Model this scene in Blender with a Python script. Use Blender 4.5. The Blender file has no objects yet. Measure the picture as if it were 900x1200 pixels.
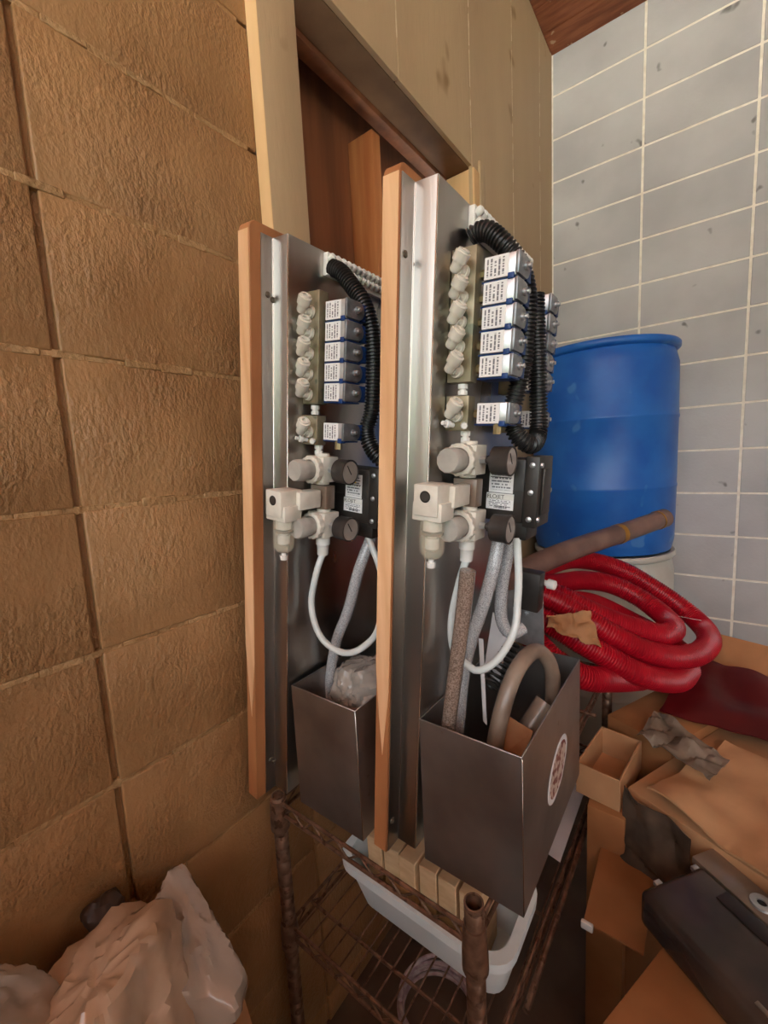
import bpy, bmesh, math, random
from mathutils import Vector, Matrix, noise
random.seed(7)
S = bpy.context.scene
COL = S.collection

# ------------------------------------------------------------------ camera
CAM = Vector((.672, 0, 1.33)); FPX = 501.45
AX = Matrix(((.8007, .5969, -.0508), (-.0340, .1303, .9909), (-.5981, .7917, -.1246)))  # right, up, forward
cd = bpy.data.cameras.new('camera'); cam = bpy.data.objects.new('camera', cd); COL.objects.link(cam)
cd.sensor_fit = 'HORIZONTAL'; cd.sensor_width = 36; cd.lens = 36 * FPX / 900; cd.clip_start = .01
r_, u_, f_ = Vector(AX[0]), Vector(AX[1]), Vector(AX[2])
f_.normalize(); r_ = (r_ - f_ * r_.dot(f_)).normalized(); u_ = r_.cross(f_)
cam.matrix_world = Matrix(((r_.x, u_.x, -f_.x, CAM.x), (r_.y, u_.y, -f_.y, CAM.y), (r_.z, u_.z, -f_.z, CAM.z), (0, 0, 0, 1)))
S.camera = cam
def at(px, py, d):
    "world point seen at a photo pixel, d metres deep"
    return CAM + (r_ * ((px - 450) / FPX) - u_ * ((py - 600) / FPX) + f_) * d

# ------------------------------------------------------------------ light
w = bpy.data.worlds.new('sky'); S.world = w; w.use_nodes = True
bg = w.node_tree.nodes['Background']; bg.inputs[0].default_value = (.93, .97, 1.0, 1); bg.inputs[1].default_value = 2.2
sd = bpy.data.lights.new('sun', 'SUN'); sd.energy = 45; sd.angle = .01; sd.color = (1, .97, .97)
sun = bpy.data.objects.new('sun', sd); COL.objects.link(sun); sun.rotation_euler = (math.radians(26), 0, math.radians(-25))
pd = bpy.data.lights.new('door_daylight', 'AREA'); pd.shape = 'RECTANGLE'; pd.size = 3.6; pd.size_y = 1.92
pl = bpy.data.objects.new('door_daylight', pd); COL.objects.link(pl)
pl.location = (1.8, -2.39, 2.26); pl.rotation_euler = (math.radians(90), 0, 0); pd.cycles.is_portal = True
vs = S.view_settings
vs.view_transform = 'Standard'; vs.look = 'None'; vs.gamma = 1; vs.exposure = 1.05; vs.use_curve_mapping = False

# ------------------------------------------------------------------ materials
def lin(c):
    f = lambda v: v / 12.92 if v <= .04045 else ((v + .055) / 1.055) ** 2.4
    return tuple(f(v / 255) for v in c) + (1,)
MATS = {}
def mat(name, c1, c2=None, rough=.6, metal=0, scale=8, bump=0, bscale=60, stretch=(1, 1, 1), detail=4, lo=.35, hi=.65,
        spots=None, spot_scale=20, spot_t=.62, trans=0, alpha=1, ior=1.45, coat=0, space='world', rvar=0, bstretch=None, patchy=0):
    if name in MATS: return MATS[name]
    m = bpy.data.materials.new(name); MATS[name] = m; m.use_nodes = True
    nt = m.node_tree; N = nt.nodes; L = nt.links; b = N['Principled BSDF']
    b.inputs['Roughness'].default_value = rough; b.inputs['Metallic'].default_value = metal
    b.inputs['Transmission Weight'].default_value = trans; b.inputs['Alpha'].default_value = alpha; b.inputs['IOR'].default_value = ior
    b.inputs['Coat Weight'].default_value = coat
    if space == 'world':
        src = N.new('ShaderNodeNewGeometry').outputs['Position']
    else:
        src = N.new('ShaderNodeTexCoord').outputs['Object']
    def vec(st):
        mp = N.new('ShaderNodeMapping'); mp.inputs['Scale'].default_value = st; L.new(src, mp.inputs['Vector']); return mp.outputs[0]
    def nz(sc, st, dt=4):
        n = N.new('ShaderNodeTexNoise'); n.inputs['Scale'].default_value = sc; n.inputs['Detail'].default_value = dt
        L.new(vec(st), n.inputs['Vector']); return n.outputs['Fac']
    col = None
    if c2 is None:
        b.inputs['Base Color'].default_value = lin(c1)
    else:
        f = nz(scale, stretch, detail)
        rp = N.new('ShaderNodeValToRGB'); rp.color_ramp.elements[0].position = lo; rp.color_ramp.elements[1].position = hi
        rp.color_ramp.elements[0].color = lin(c1); rp.color_ramp.elements[1].color = lin(c2)
        L.new(f, rp.inputs[0]); col = rp.outputs[0]
        if rvar:
            mr = N.new('ShaderNodeMapRange'); mr.inputs['To Min'].default_value = rough - rvar; mr.inputs['To Max'].default_value = rough + rvar
            L.new(f, mr.inputs['Value']); L.new(mr.outputs[0], b.inputs['Roughness'])
        if spots:
            f2 = nz(spot_scale, (1, 1, 1), 2)
            rr = N.new('ShaderNodeValToRGB'); rr.color_ramp.elements[0].position = spot_t; rr.color_ramp.elements[1].position = spot_t + .04
            L.new(f2, rr.inputs[0])
            mx = N.new('ShaderNodeMix'); mx.data_type = 'RGBA'; mx.inputs['B'].default_value = lin(spots)
            L.new(rr.outputs[0], mx.inputs['Factor']); L.new(col, mx.inputs['A']); col = mx.outputs['Result']
        L.new(col, b.inputs['Base Color'])
    if bump:
        bp = N.new('ShaderNodeBump'); bp.inputs['Strength'].default_value = 1; bp.inputs['Distance'].default_value = bump
        h = nz(bscale, bstretch or stretch, 5)
        if patchy:
            pr = N.new('ShaderNodeMapRange'); pr.inputs['From Min'].default_value = .38; pr.inputs['From Max'].default_value = .66
            pr.inputs['To Min'].default_value = .3; pr.inputs['To Max'].default_value = 1.2; L.new(nz(patchy, (1, 1, 1), 3), pr.inputs['Value'])
            fine = nz(bscale * 2.4, (1, 1, .8), 3)
            ad = N.new('ShaderNodeMath'); ad.operation = 'MULTIPLY_ADD'; L.new(fine, ad.inputs[0]); ad.inputs[1].default_value = .6; L.new(h, ad.inputs[2])
            ml = N.new('ShaderNodeMath'); ml.operation = 'MULTIPLY'; L.new(ad.outputs[0], ml.inputs[0]); L.new(pr.outputs[0], ml.inputs[1]); h = ml.outputs[0]
        L.new(h, bp.inputs['Height']); L.new(bp.outputs[0], b.inputs['Normal'])
    return m

brown_block = mat('brown_paint', (146, 109, 70), (168, 130, 88), .4, scale=5, bump=.004, bscale=100, stretch=(1, 1, .8), bstretch=(1, 1.2, .6), patchy=7)
mortar_br = mat('brown_mortar', (154, 118, 76), (180, 146, 102), .6, scale=30, bump=.004, bscale=120)
plywood = mat('tan_paint', (166, 141, 108), (180, 156, 120), .6, scale=2.5, bump=.0012, bscale=60, stretch=(1, 1, .25), spots=(140, 112, 74), spot_scale=5, spot_t=.66)
seam_light = mat('seam_filler', (214, 200, 170), (190, 170, 130), .7, scale=40)
grey_block = mat('grey_paint', (171, 170, 169), (190, 189, 187), .5, scale=3, bump=.0012, bscale=90, spots=(120, 118, 115), spot_scale=11, spot_t=.7)
mortar_gr = mat('pale_mortar', (246, 240, 226), (228, 220, 204), .8, scale=25, bump=.002, bscale=100)
ceil_wood = mat('ceiling_wood', (120, 66, 38), (158, 96, 62), .7, scale=6, bump=.001, stretch=(1, 6, 1), spots=(190, 160, 130), spot_scale=18, spot_t=.68)
concrete = mat('concrete', (92, 80, 68), (118, 104, 90), .8, scale=6, bump=.001, bscale=60)
raw_wood = mat('raw_wood', (214, 164, 118), (234, 190, 146), .65, scale=14, stretch=(3, 3, .25), bump=.0006, bscale=80)
board_front = mat('board_front', (158, 100, 60), (182, 124, 78), .65, scale=10, stretch=(2, 2, .3), bump=.0006, bscale=60)
stud_wood = mat('stud_wood', (166, 98, 52), (204, 140, 84), .7, scale=9, stretch=(2, 2, .2), bump=.0008, bscale=40)
dark_wood = mat('dark_wood', (104, 62, 36), (132, 82, 48), .7, scale=10, stretch=(2, 2, .15), bump=.0008, bscale=40)
soffit_m = mat('soffit_paint', (112, 86, 60), (130, 102, 72), .7, scale=8, bump=.0008)
jamb_m = mat('jamb_wood', (222, 186, 136), (206, 168, 118), .65, scale=8, stretch=(2, 2, .2))
steel = mat('stainless', (150, 146, 140), (190, 187, 182), .3, 1, scale=5, stretch=(1, 1, .35), bump=.00012, bscale=300, bstretch=(1, 1, .03), rvar=.08)
steel_edge = mat('steel_edge', (235, 232, 225), None, .25, 1)
steel_bin = mat('bin_steel', (158, 154, 151), (184, 180, 176), .44, 1, scale=9, bump=.0001, bscale=200, bstretch=(1, 1, .05), rvar=.07, spots=(168, 160, 150), spot_scale=60, spot_t=.7)
zinc = mat('zinc', (178, 180, 182), (206, 208, 210), .38, .85, scale=40)
dull_alu = mat('dull_manifold', (128, 118, 92), (158, 150, 126), .45, .6, scale=25, spots=(110, 112, 94), spot_scale=30, spot_t=.62)
screw_m = mat('screw_head', (94, 84, 74), (140, 128, 112), .4, .8, scale=200)
beige = mat('beige_plastic', (222, 218, 206), (206, 200, 186), .45, scale=40)
greyplas = mat('grey_plastic', (176, 172, 164), (160, 156, 148), .5, scale=40)
white_pl = mat('white_plastic', (232, 232, 228), (216, 214, 206), .4, scale=40)
black_pl = mat('black_plastic', (34, 31, 29), (52, 47, 43), .42, scale=20)
gauge_m = mat('gauge_case', (44, 40, 38), (66, 60, 56), .5, scale=30)
gauge_face = mat('gauge_dial', (146, 138, 130), (166, 158, 150), .35, scale=30, coat=.6)
loom_m = mat('black_conduit', (26, 25, 25), (44, 42, 41), .35, scale=30)
blue_pl = mat('blue_plastic', (22, 52, 106), (32, 68, 128), .4, scale=30)
coil_end = mat('coil_end_plate', (120, 124, 128), (150, 154, 158), .35, .6, scale=60)
tube_white = mat('white_tube', (214, 222, 220), (200, 206, 202), .3, scale=20, coat=.3)
braid = mat('braided_hose', (142, 142, 143), (196, 198, 200), .22, scale=900, detail=1, lo=.42, hi=.58, coat=.7, bump=.0003, bscale=900)
braid_dirty = mat('dirty_braided_hose', (112, 94, 82), (150, 132, 120), .25, scale=500, detail=1, lo=.4, hi=.62, coat=.6, bump=.0004, bscale=300)
hose_brown = mat('grimy_hose', (116, 98, 84), (150, 132, 116), .35, scale=14, coat=.3)
pipe_brown = mat('brown_pipe', (98, 74, 66), (122, 96, 86), .4, scale=14)
brass = mat('brass', (196, 150, 70), (170, 124, 54), .35, .8, scale=40)
clear_bowl = mat('clear_bowl', (232, 224, 200), None, .08, alpha=.22, coat=.5)
drum_blue = mat('blue_drum', (26, 92, 178), (40, 110, 194), .36, scale=7, bump=.0005, bscale=30, spots=(70, 128, 196), spot_scale=9, spot_t=.66)
drum_white = mat('white_drum', (206, 204, 194), (188, 184, 172), .45, scale=6)
red_hose = mat('red_hose', (158, 12, 30), (176, 16, 36), .32, scale=10)
maroon = mat('shaded_red_sheet', (72, 3, 8), (84, 5, 11), .5, scale=8)  # red darkened in the colour because the sheet lies in shade
card = mat('cardboard', (176, 132, 92), (196, 152, 110), .75, scale=7, bump=.0005, bscale=40, spots=(150, 104, 64), spot_scale=8, spot_t=.62)
card_in = mat('cardboard_brown', (150, 100, 58), (168, 116, 72), .75, scale=8)
paper = mat('white_paper', (226, 224, 226), (212, 210, 210), .7, scale=10)
kraft = mat('brown_paper', (150, 104, 66), (176, 128, 86), .7, scale=20)
rust = mat('rusty_metal', (104, 78, 62), (138, 108, 88), .42, .55, scale=60, spots=(92, 64, 48), spot_scale=70, spot_t=.6)
tub_m = mat('pale_tub', (236, 247, 250), (226, 240, 245), .4, scale=10)
block_wood = mat('pale_wood_block', (206, 172, 132), (222, 192, 152), .7, scale=30, stretch=(1, 1, 3))
bag_clear = mat('clear_bag', (208, 200, 190), (190, 180, 168), .18, scale=10, alpha=.62, coat=.6)
bag_tan = mat('tan_bag', (208, 184, 160), (186, 160, 134), .2, scale=12, alpha=.9, coat=.6)
case_black = mat('black_case', (52, 43, 40), (78, 66, 58), .2, scale=8)
case_metal = mat('case_metal', (140, 128, 114), (166, 154, 140), .4, .6, scale=14)
dark_brown = mat('dark_brown', (44, 30, 22), (60, 42, 30), .5, scale=20)
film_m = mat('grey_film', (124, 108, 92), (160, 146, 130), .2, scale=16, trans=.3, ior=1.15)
film_shade = mat('shade_film', (70, 58, 48), (96, 82, 70), .2, scale=16)  # film tone kept dark to stand for shade on the box
lawn_m = mat("lawn", (96, 124, 70), (122, 148, 88), .9, scale=6)
concrete_pale = mat('pale_concrete', (186, 182, 172), (200, 196, 186), .8, scale=4)
hedge_m = mat('hedge', (60, 100, 36), (110, 150, 60), .9, scale=5)
wire_red = mat('clear_coil', (200, 196, 200), (170, 150, 160), .2, scale=60)
yellow = mat('warning_yellow', (236, 190, 30)); nut_m = mat('dull_brass', (170, 156, 120), (150, 134, 98), .4, .7, scale=60); ink = mat('black_ink', (30, 28, 28), None, .7); redink = mat('red_brown_ink', (120, 60, 52), (196, 176, 162), .6, scale=90, lo=.45, hi=.55)

def label_mat(name, rows, vertical=True):
    "white sticker with rows of unreadably small print"
    m = bpy.data.materials.new(name); m.use_nodes = True; N = m.node_tree.nodes; L = m.node_tree.links; b = N['Principled BSDF']
    b.inputs['Roughness'].default_value = .5
    tc = N.new('ShaderNodeTexCoord'); sp = N.new('ShaderNodeSeparateXYZ'); L.new(tc.outputs['Generated'], sp.inputs[0])
    a, c = (sp.outputs[0], sp.outputs[2]) if vertical else (sp.outputs[2], sp.outputs[0])
    def M(op, x, y):
        n = N.new('ShaderNodeMath'); n.operation = op
        for i, v in enumerate((x, y)):
            if isinstance(v, (int, float)): n.inputs[i].default_value = v
            else: L.new(v, n.inputs[i])
        return n.outputs[0]
    sc = M('MULTIPLY', a, rows); fr = M('FRACT', sc, 0); line = M('GREATER_THAN', fr, .52)
    row = M('FLOOR', sc, 0)
    cb = N.new('ShaderNodeCombineXYZ'); L.new(M('MULTIPLY', c, 17), cb.inputs[0]); L.new(M('MULTIPLY', row, 7.3), cb.inputs[1])
    nz = N.new('ShaderNodeTexNoise'); nz.inputs['Scale'].default_value = 1; nz.inputs['Detail'].default_value = 0; L.new(cb.outputs[0], nz.inputs['Vector'])
    k = M('MULTIPLY', line, M('GREATER_THAN', nz.outputs['Fac'], .43))
    for v in (a, c):
        k = M('MULTIPLY', k, M('MULTIPLY', M('GREATER_THAN', v, .1), M('LESS_THAN', v, .9)))
    mx = N.new('ShaderNodeMix'); mx.data_type = 'RGBA'; mx.inputs['A'].default_value = lin((232, 232, 232)); mx.inputs['B'].default_value = lin((112, 112, 118))
    L.new(k, mx.inputs['Factor']); L.new(mx.outputs['Result'], b.inputs['Base Color'])
    return m
lab_valve = label_mat('valve_label', 6); lab_pump = label_mat('pump_label', 9, False)

# ------------------------------------------------------------------ geometry
class G:
    def __init__(s): s.v = []; s.f = []
    def add(s, vs, fs):
        o = len(s.v); s.v += [tuple(v) for v in vs]; s.f += [tuple(o + i for i in f) for f in fs]; return s
    def box(s, x0, x1, y0, y1, z0, z1):
        return s.add([(x0, y0, z0), (x1, y0, z0), (x1, y1, z0), (x0, y1, z0), (x0, y0, z1), (x1, y0, z1), (x1, y1, z1), (x0, y1, z1)],
                     [(3, 2, 1, 0), (4, 5, 6, 7), (0, 1, 5, 4), (1, 2, 6, 5), (2, 3, 7, 6), (3, 0, 4, 7)])
    def lathe(s, p, d, prof, seg=20, flat=0):
        "rings (t along d from p, radius)"
        p = Vector(p); d = Vector(d).normalized(); a = d.orthogonal().normalized(); b = d.cross(a)
        vs, fs = [], []
        for t, r in prof:
            for k in range(seg):
                an = 2 * math.pi * k / seg; vs.append(p + d * t + (a * math.cos(an) + b * math.sin(an)) * max(r, 1e-5))
        n = len(prof)
        for i in range(n - 1):
            for k in range(seg):
                k2 = (k + 1) % seg; fs.append((i * seg + k, i * seg + k2, (i + 1) * seg + k2, (i + 1) * seg + k))
        if prof[0][1] > 1e-4: fs.append(tuple(reversed(range(seg))))
        if prof[-1][1] > 1e-4: fs.append(tuple((n - 1) * seg + k for k in range(seg)))
        return s.add(vs, fs)
    def cyl(s, p, q, r, r2=None, seg=16):
        p, q = Vector(p), Vector(q); return s.lathe(p, q - p, [(0, r), ((q - p).length, r if r2 is None else r2)], seg)
    def prism(s, poly, a0, a1, axis='x'):
        f = {'x': lambda a, p: (a, p[0], p[1]), 'y': lambda a, p: (p[0], a, p[1]), 'z': lambda a, p: (p[0], p[1], a)}[axis]
        n = len(poly); vs = [f(a0, p) for p in poly] + [f(a1, p) for p in poly]
        return s.add(vs, [tuple(reversed(range(n))), tuple(range(n, 2 * n))] + [(i, (i + 1) % n, n + (i + 1) % n, n + i) for i in range(n)])
    def sweep(s, pts, r, seg=12, step=.008, ridge=0, pitch=.006, caps=True, smooth=True):
        path = spline(pts, step if not ridge else pitch / 4) if smooth else [Vector(p) for p in pts]
        n = len(path); vs, fs = [], []
        t = (path[1] - path[0]).normalized(); a = t.orthogonal().normalized()
        for i, p in enumerate(path):
            t = (path[min(i + 1, n - 1)] - path[max(i - 1, 0)]).normalized()
            a = (a - t * a.dot(t)).normalized(); b = t.cross(a)
            rr = r(i / (n - 1)) if callable(r) else r
            if ridge: rr += (ridge, ridge, -ridge, -ridge)[i % 4]
            for k in range(seg):
                an = 2 * math.pi * k / seg; vs.append(p + (a * math.cos(an) + b * math.sin(an)) * rr)
        for i in range(n - 1):
            for k in range(seg):
                k2 = (k + 1) % seg; fs.append((i * seg + k, i * seg + k2, (i + 1) * seg + k2, (i + 1) * seg + k))
        if caps: fs.append(tuple(reversed(range(seg)))); fs.append(tuple((n - 1) * seg + k for k in range(seg)))
        return s.add(vs, fs)
    def sheet(s, poly3, th):
        "flat polygon in space given thickness th"
        P = [Vector(p) for p in poly3]; n = (P[1] - P[0]).cross(P[2] - P[1]).normalized() * th; k = len(P)
        return s.add(P + [p - n for p in P], [tuple(range(k)), tuple(reversed(range(k, 2 * k)))] + [(i, k + i, k + (i + 1) % k, (i + 1) % k) for i in range(k)])
    def tray(s, x0, x1, y0, y1, z0, z1, t, ins=0):
        "open-topped box with walls t thick; ins = how much the base is smaller"
        def ring(e, z): return [(x0 + e, y0 + e, z), (x1 - e, y0 + e, z), (x1 - e, y1 - e, z), (x0 + e, y1 - e, z)]
        vs = ring(ins, z0) + ring(0, z1) + ring(t, z1) + ring(ins + t, z0 + t)
        fs = [(3, 2, 1, 0), (12, 13, 14, 15)]
        for a, b in ((0, 4), (4, 8), (8, 12)):
            for i in range(4): j = (i + 1) % 4; fs.append((a + i, a + j, b + j, b + i))
        return s.add(vs, fs)
    def mesh(s, name, m, bevel=0, bseg=2, sharp=38, merge=False):
        me = bpy.data.meshes.new(name); me.from_pydata(s.v, [], s.f); me.update()
        bm = bmesh.new(); bm.from_mesh(me)
        bmesh.ops.recalc_face_normals(bm, faces=bm.faces)
        if bevel:
            es = [e for e in bm.edges if len(e.link_faces) == 2 and e.calc_face_angle(0) > .5]
            bmesh.ops.bevel(bm, geom=es, offset=bevel, segments=bseg, profile=.5, affect='EDGES', clamp_overlap=True)
        bm.to_mesh(me); bm.free()
        me.shade_smooth(); me.set_sharp_from_angle(angle=math.radians(sharp))
        me.materials.append(m); return me
    def obj(s, name, m, parent=None, bevel=0, bseg=2, sharp=38, loc=(0, 0, 0), rot=(0, 0, 0)):
        return link(name, s.mesh(name, m, bevel, bseg, sharp), parent, loc, rot)
def link(name, me, parent=None, loc=(0, 0, 0), rot=(0, 0, 0)):
    o = bpy.data.objects.new(name, me); COL.objects.link(o); o.parent = parent; o.location = loc; o.rotation_euler = rot; return o
def spline(pts, step):
    P = [Vector(p) for p in pts]; P = [P[0] * 2 - P[1]] + P + [P[-1] * 2 - P[-2]]; dense = []
    for i in range(1, len(P) - 2):
        a, b, c, d = P[i - 1:i + 3]
        for k in range(24):
            t = k / 24
            dense.append(.5 * ((2 * b) + (c - a) * t + (2 * a - 5 * b + 4 * c - d) * t * t + (3 * b - a - 3 * c + d) * t ** 3))
    dense.append(P[-2]); out = [dense[0]]; acc = 0
    for p, q in zip(dense, dense[1:]):
        l = (q - p).length
        while acc + l >= step and l > 1e-9:
            p = p + (q - p) * ((step - acc) / l); l = (q - p).length; acc = 0; out.append(p)
        acc += l
    if (out[-1] - dense[-1]).length > step * .3: out.append(dense[-1])
    return out
def thing(name, label, cat, loc=(0, 0, 0), rot=(0, 0, 0), group=None):
    o = bpy.data.objects.new(name, None); o.empty_display_size = .05; COL.objects.link(o); o.location = loc; o.rotation_euler = rot
    return tag(o, label, cat, group)
def tag(o, label, cat, group=None):
    o['label'] = label; o['category'] = cat
    if group: o['group'] = group
    return o
def struct(o): o['kind'] = 'structure'; return o
def text(name, s, size, m, parent, loc, rot):
    c = bpy.data.curves.new(name, 'FONT'); c.body = s; c.size = size; c.align_x = 'CENTER'; c.extrude = .00008
    t = bpy.data.objects.new('tmp', c); COL.objects.link(t); dg = bpy.context.evaluated_depsgraph_get()
    me = bpy.data.meshes.new_from_object(t.evaluated_get(dg)); bpy.data.objects.remove(t); me.materials.clear(); me.materials.append(m)
    return link(name, me, parent, loc, rot)

# ------------------------------------------------------------------ setting
YB = 2.443; ZC = 3.24
fl = struct(G().box(-.3, 3.6, -2.4, YB + .1, -.05, 0).obj('floor', concrete))
ce = struct(G().box(-.3, 3.6, -2.4, YB + .1, ZC + .025, ZC + .1).obj('ceiling', dark_wood))
me = G().box(0, 3.6, -.068, .068, 0, .024).mesh('ceiling_plank', ceil_wood, .002, 1)
y = YB - .07
while y > -2.4:
    link('ceiling_plank', me, ce, (0, y, ZC)); y -= .14
# left wall of painted blocks
wl = struct(G().box(-.2, -.009, -2.4, .60, 0, ZC + .02).obj('wall_left', brown_block))
ze = [0] + [.067 + .2025 * k for k in range(16)] + [ZC]
g = G()
for z in ze[1:-1]:
    y = -1.007
    while y < .5:
        seg = min(.05, .56 - y); h = .0035 + random.random() * .003; pr = random.uniform(-.0022, .0009)
        g.box(-.012, pr, y, y + seg, z - h, z + h * random.uniform(.6, 1.2)); y += seg
g.obj('mortar', mortar_br, wl, .001, 1)
for j, (ya, yb) in enumerate(((-1.007, -.601), (-.601, -.195), (-.195, .211), (.211, .569))):
    for a, b in zip(ze, ze[1:]):
        if b - a < .01: continue
        hz = (b - a) / 2 - .0025; hy = (yb - ya) / 2 - .0042
        G().box(-.012, 0, -hy, hy, -hz, hz).obj('block', brown_block, wl, .003, 3, loc=(random.uniform(-.0012, .0012), (ya + yb) / 2, (a + b) / 2))
wl2 = struct(G().box(-.2, -.009, .60, 1.49, 0, .674).obj('wall_left_low', brown_block))
for ya, yb in ((.569, .975), (.975, 1.381), (1.381, 1.488)):
    for a, b in zip(ze[:4], ze[1:5]):
        hz = (b - a) / 2 - .0025; hy = (yb - ya) / 2 - .006
        G().box(-.012, 0, -hy, hy, -hz, hz).obj('block', brown_block, wl2, .0035, 3, loc=(0, (ya + yb) / 2, (a + b) / 2))
# boarded continuation of the left wall
wb = struct(G().box(-.11, -.014, 1.5, YB, 0, ZC + .02).box(-.11, -.014, .6, 1.5, 2.345, ZC + .02).obj('wall_left_boarded', soffit_m))
for a, b, z0 in ((.60, 1.048, 2.302), (1.048, 1.4855, 2.302), (1.4855, 1.884, 0), (1.884, 2.244, 0), (2.244, YB - .002, 0)):
    G().box(-.014, 0, a + .002, b - .002, z0, ZC).obj('board', plywood, wb, .001, 1)
for yy, za, zb in ((1.048, 2.40, 3.0), (1.4855, 2.42, 3.2), (1.884, .9, 3.2), (2.244, 1.2, 3.2)):
    g = G(); z = za
    while z < zb:
        h = random.uniform(.04, .16); g.box(-.004, .0003, yy - .0022, yy + random.uniform(.0005, .0028), z, z + h); z += h + random.uniform(0, .05)
    g.obj('seam', seam_light, wb)
struct(G().box(0, .03, .562, .654, .676, ZC - .002).obj('trim_1', plywood, None, .002)).__setitem__('label', 'tan painted door trim board')
G().box(.0004, .0296, .5612, .5621, .68, ZC - .01).obj('lit_edge', jamb_m, bpy.data.objects['trim_1'])  # paler strip paints the daylight on the trim's near edge
struct(G().box(-.10, .006, 1.488, 1.533, .676, 2.298).obj('trim_2', jamb_m, None, .002))
struct(G().box(-.012, .008, 1.5345, 1.579, 0, 2.34).obj('trim_3', plywood, None, .002))
struct(G().box(-.10, -.0145, .60, 1.50, 2.302, 2.342).obj('trim_4', soffit_m, None, .001))
struct(G().box(-.142, -.102, .60, 1.56, 2.29, 2.42).obj('trim_5', dark_wood, None, .002))
struct(G().box(-.235, -.215, .601, 1.7, 0, 2.75).obj('wall_recess', dark_wood))
struct(G().box(-.215, -.144, .601, 1.7, 2.62, 2.75).obj('wall_recess_top', dark_wood))
struct(G().box(-.212, -.122, 1.085, 1.123, .676, 2.262).obj('wall_stud', stud_wood, None, .002))
struct(G().box(-.212, -.122, .70, .738, .676, 2.6).obj('wall_stud', dark_wood, None, .002))
# grey block wall at the back
wg = struct(G().box(-.3, 3.6, YB, YB + .1, 0, ZC + .02).obj('wall_back', mortar_gr))
zr = [2.077 - .196 * k for k in range(-6, 12)]; zr = [z for z in zr if 0 < z < ZC]; zr = [ZC + .01] + zr + [0]
cache = {}
for k in range(9):
    for a, b in zip(zr, zr[1:]):
        key = round(a - b, 3)
        if key not in cache: cache[key] = G().box(-.193, .193, -.002, .01, -(a - b) / 2 + .0045, (a - b) / 2 - .0045).mesh('block', grey_block, .0015, 1)
        link('block', cache[key], wg, (.199 + .396 * k, YB + random.uniform(-.0008, .0003), (a + b) / 2))
struct(G().box(3.6, 3.7, -2.4, YB, 0, ZC).obj('wall_right', grey_block))
# added shading walls, then what the open door looks out on
struct(G().box(-.3, 3.7, -2.5, -2.4, 0, 1.3).obj('wall_front_shade', grey_block))  # unseen low wall, added to keep daylight off the lower room
struct(G().box(0, 1.7, -.62, -.5, 0, 1.2).obj('wall_added_shade', grey_block, None, .01))  # unseen, added only to shade the rack and boxes below shelf height
struct(G().box(-14, 18, -16, -2.52, -.12, -.06).obj('pavement_outside', concrete_pale))
struct(G().box(-14, 18, -30, -16, -.12, -.06).obj('ground_outside', lawn_m))
g = G()
for k in range(60):
    x = -14 + k * .55; h = random.uniform(1.5, 2.8); g.lathe((x, -18 + random.uniform(-.5, .5), -.1), (0, 0, 1), [(0, .6), (h * .5, .9), (h * .85, .6), (h, 0)], 8)
struct(g.obj('hedge_outside', hedge_m))

# ------------------------------------------------------------------ control panels
W, H = .37, .945
def valve_meshes():
    d = {}
    d['body'] = G().box(0, .041, 0, .03, -.0132, .0132).mesh('coil', zinc, .0015)
    d['label'] = G().box(.001, .031, -.0006, .0002, -.0126, .0126).mesh('label', lab_valve)
    pts = [(-.004, -.0125), (.022, -.0125)] + [(.022 + .0125 * math.sin(a), -.0125 * math.cos(a)) for a in [math.pi * k / 8 for k in range(1, 8)]] + [(.022, .0125), (-.004, .0125)]
    d['plate'] = G().prism(pts, .041, .0455).mesh('end_plate', coil_end, .0008)
    d['screw'] = G().lathe((.0455, .017, 0), (1, 0, 0), [(0, .0048), (.003, .0048), (.004, .003), (.0075, .003), (.0078, .001)], 10).mesh('screw', zinc)
    d['base'] = G().box(-.004, .042, .003, .034, -.0152, -.0130).box(.031, .039, -.002, .008, -.0165, -.0095).box(.002, .043, .031, .046, -.0118, .0118).mesh('blue_connector', blue_pl, .001)
    d['lead'] = G().lathe((.028, .046, 0), (.35, .9, -.2), [(0, .005), (.004, .006), (.009, .005), (.013, .003)], 10).mesh('cable_gland', black_pl)
    d['nut'] = G().lathe((-.009, .015, 0), (1, 0, 0), [(0, .006), (.009, .006)], 6).mesh('nut', nut_m)
    return d
VM = valve_meshes()
def valve(parent, x, y, z):
    o = link('solenoid_valve', VM['body'], parent, (x, y, z))
    for k, n in (('label', 'label'), ('plate', 'end_plate'), ('screw', 'screw'), ('base', 'blue_connector'), ('lead', 'cable_gland'), ('nut', 'nut')): link(n, VM[k], o)
    return o
def elbow_mesh():
    g = G()
    g.lathe((.001, 0, -.004), (-.15, -1, .1), [(0, .0078), (.004, .0078), (.004, .0058), (.011, .0058)], 14)
    d = Vector((.62, -.22, .75)); g.lathe(Vector((-.0045, -.013, -.0055)), d, [(-.001, .002), (0, .0048), (.002, .006), (.0105, .0062), (.0108, .0082), (.0205, .0085), (.0207, .0066), (.023, .0064), (.023, .0035), (.019, .0035)], 14)
    return g.mesh('elbow_fitting', beige)
EL = elbow_mesh()
def ring_mesh():
    g = G(); n = 56; prof = [(0, .0195), (.002, .0222), (.011, .0222), (.013, .0195), (.013, .0160)]
    vs, fs = [], []
    for t, r in prof:
        for k in range(n):
            rr = r - (.0012 if (k % 4) >= 2 and r > .02 else 0); a = 2 * math.pi * k / n; vs.append((rr * math.cos(a), -t, rr * math.sin(a)))
    for i in range(len(prof) - 1):
        for k in range(n): k2 = (k + 1) % n; fs.append((i * n + k, i * n + k2, (i + 1) * n + k2, (i + 1) * n + k))
    fs.append(tuple(range(n)))
    g.add(vs, fs); return g.mesh('lock_ring', beige, sharp=30)
RING = ring_mesh()
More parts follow.
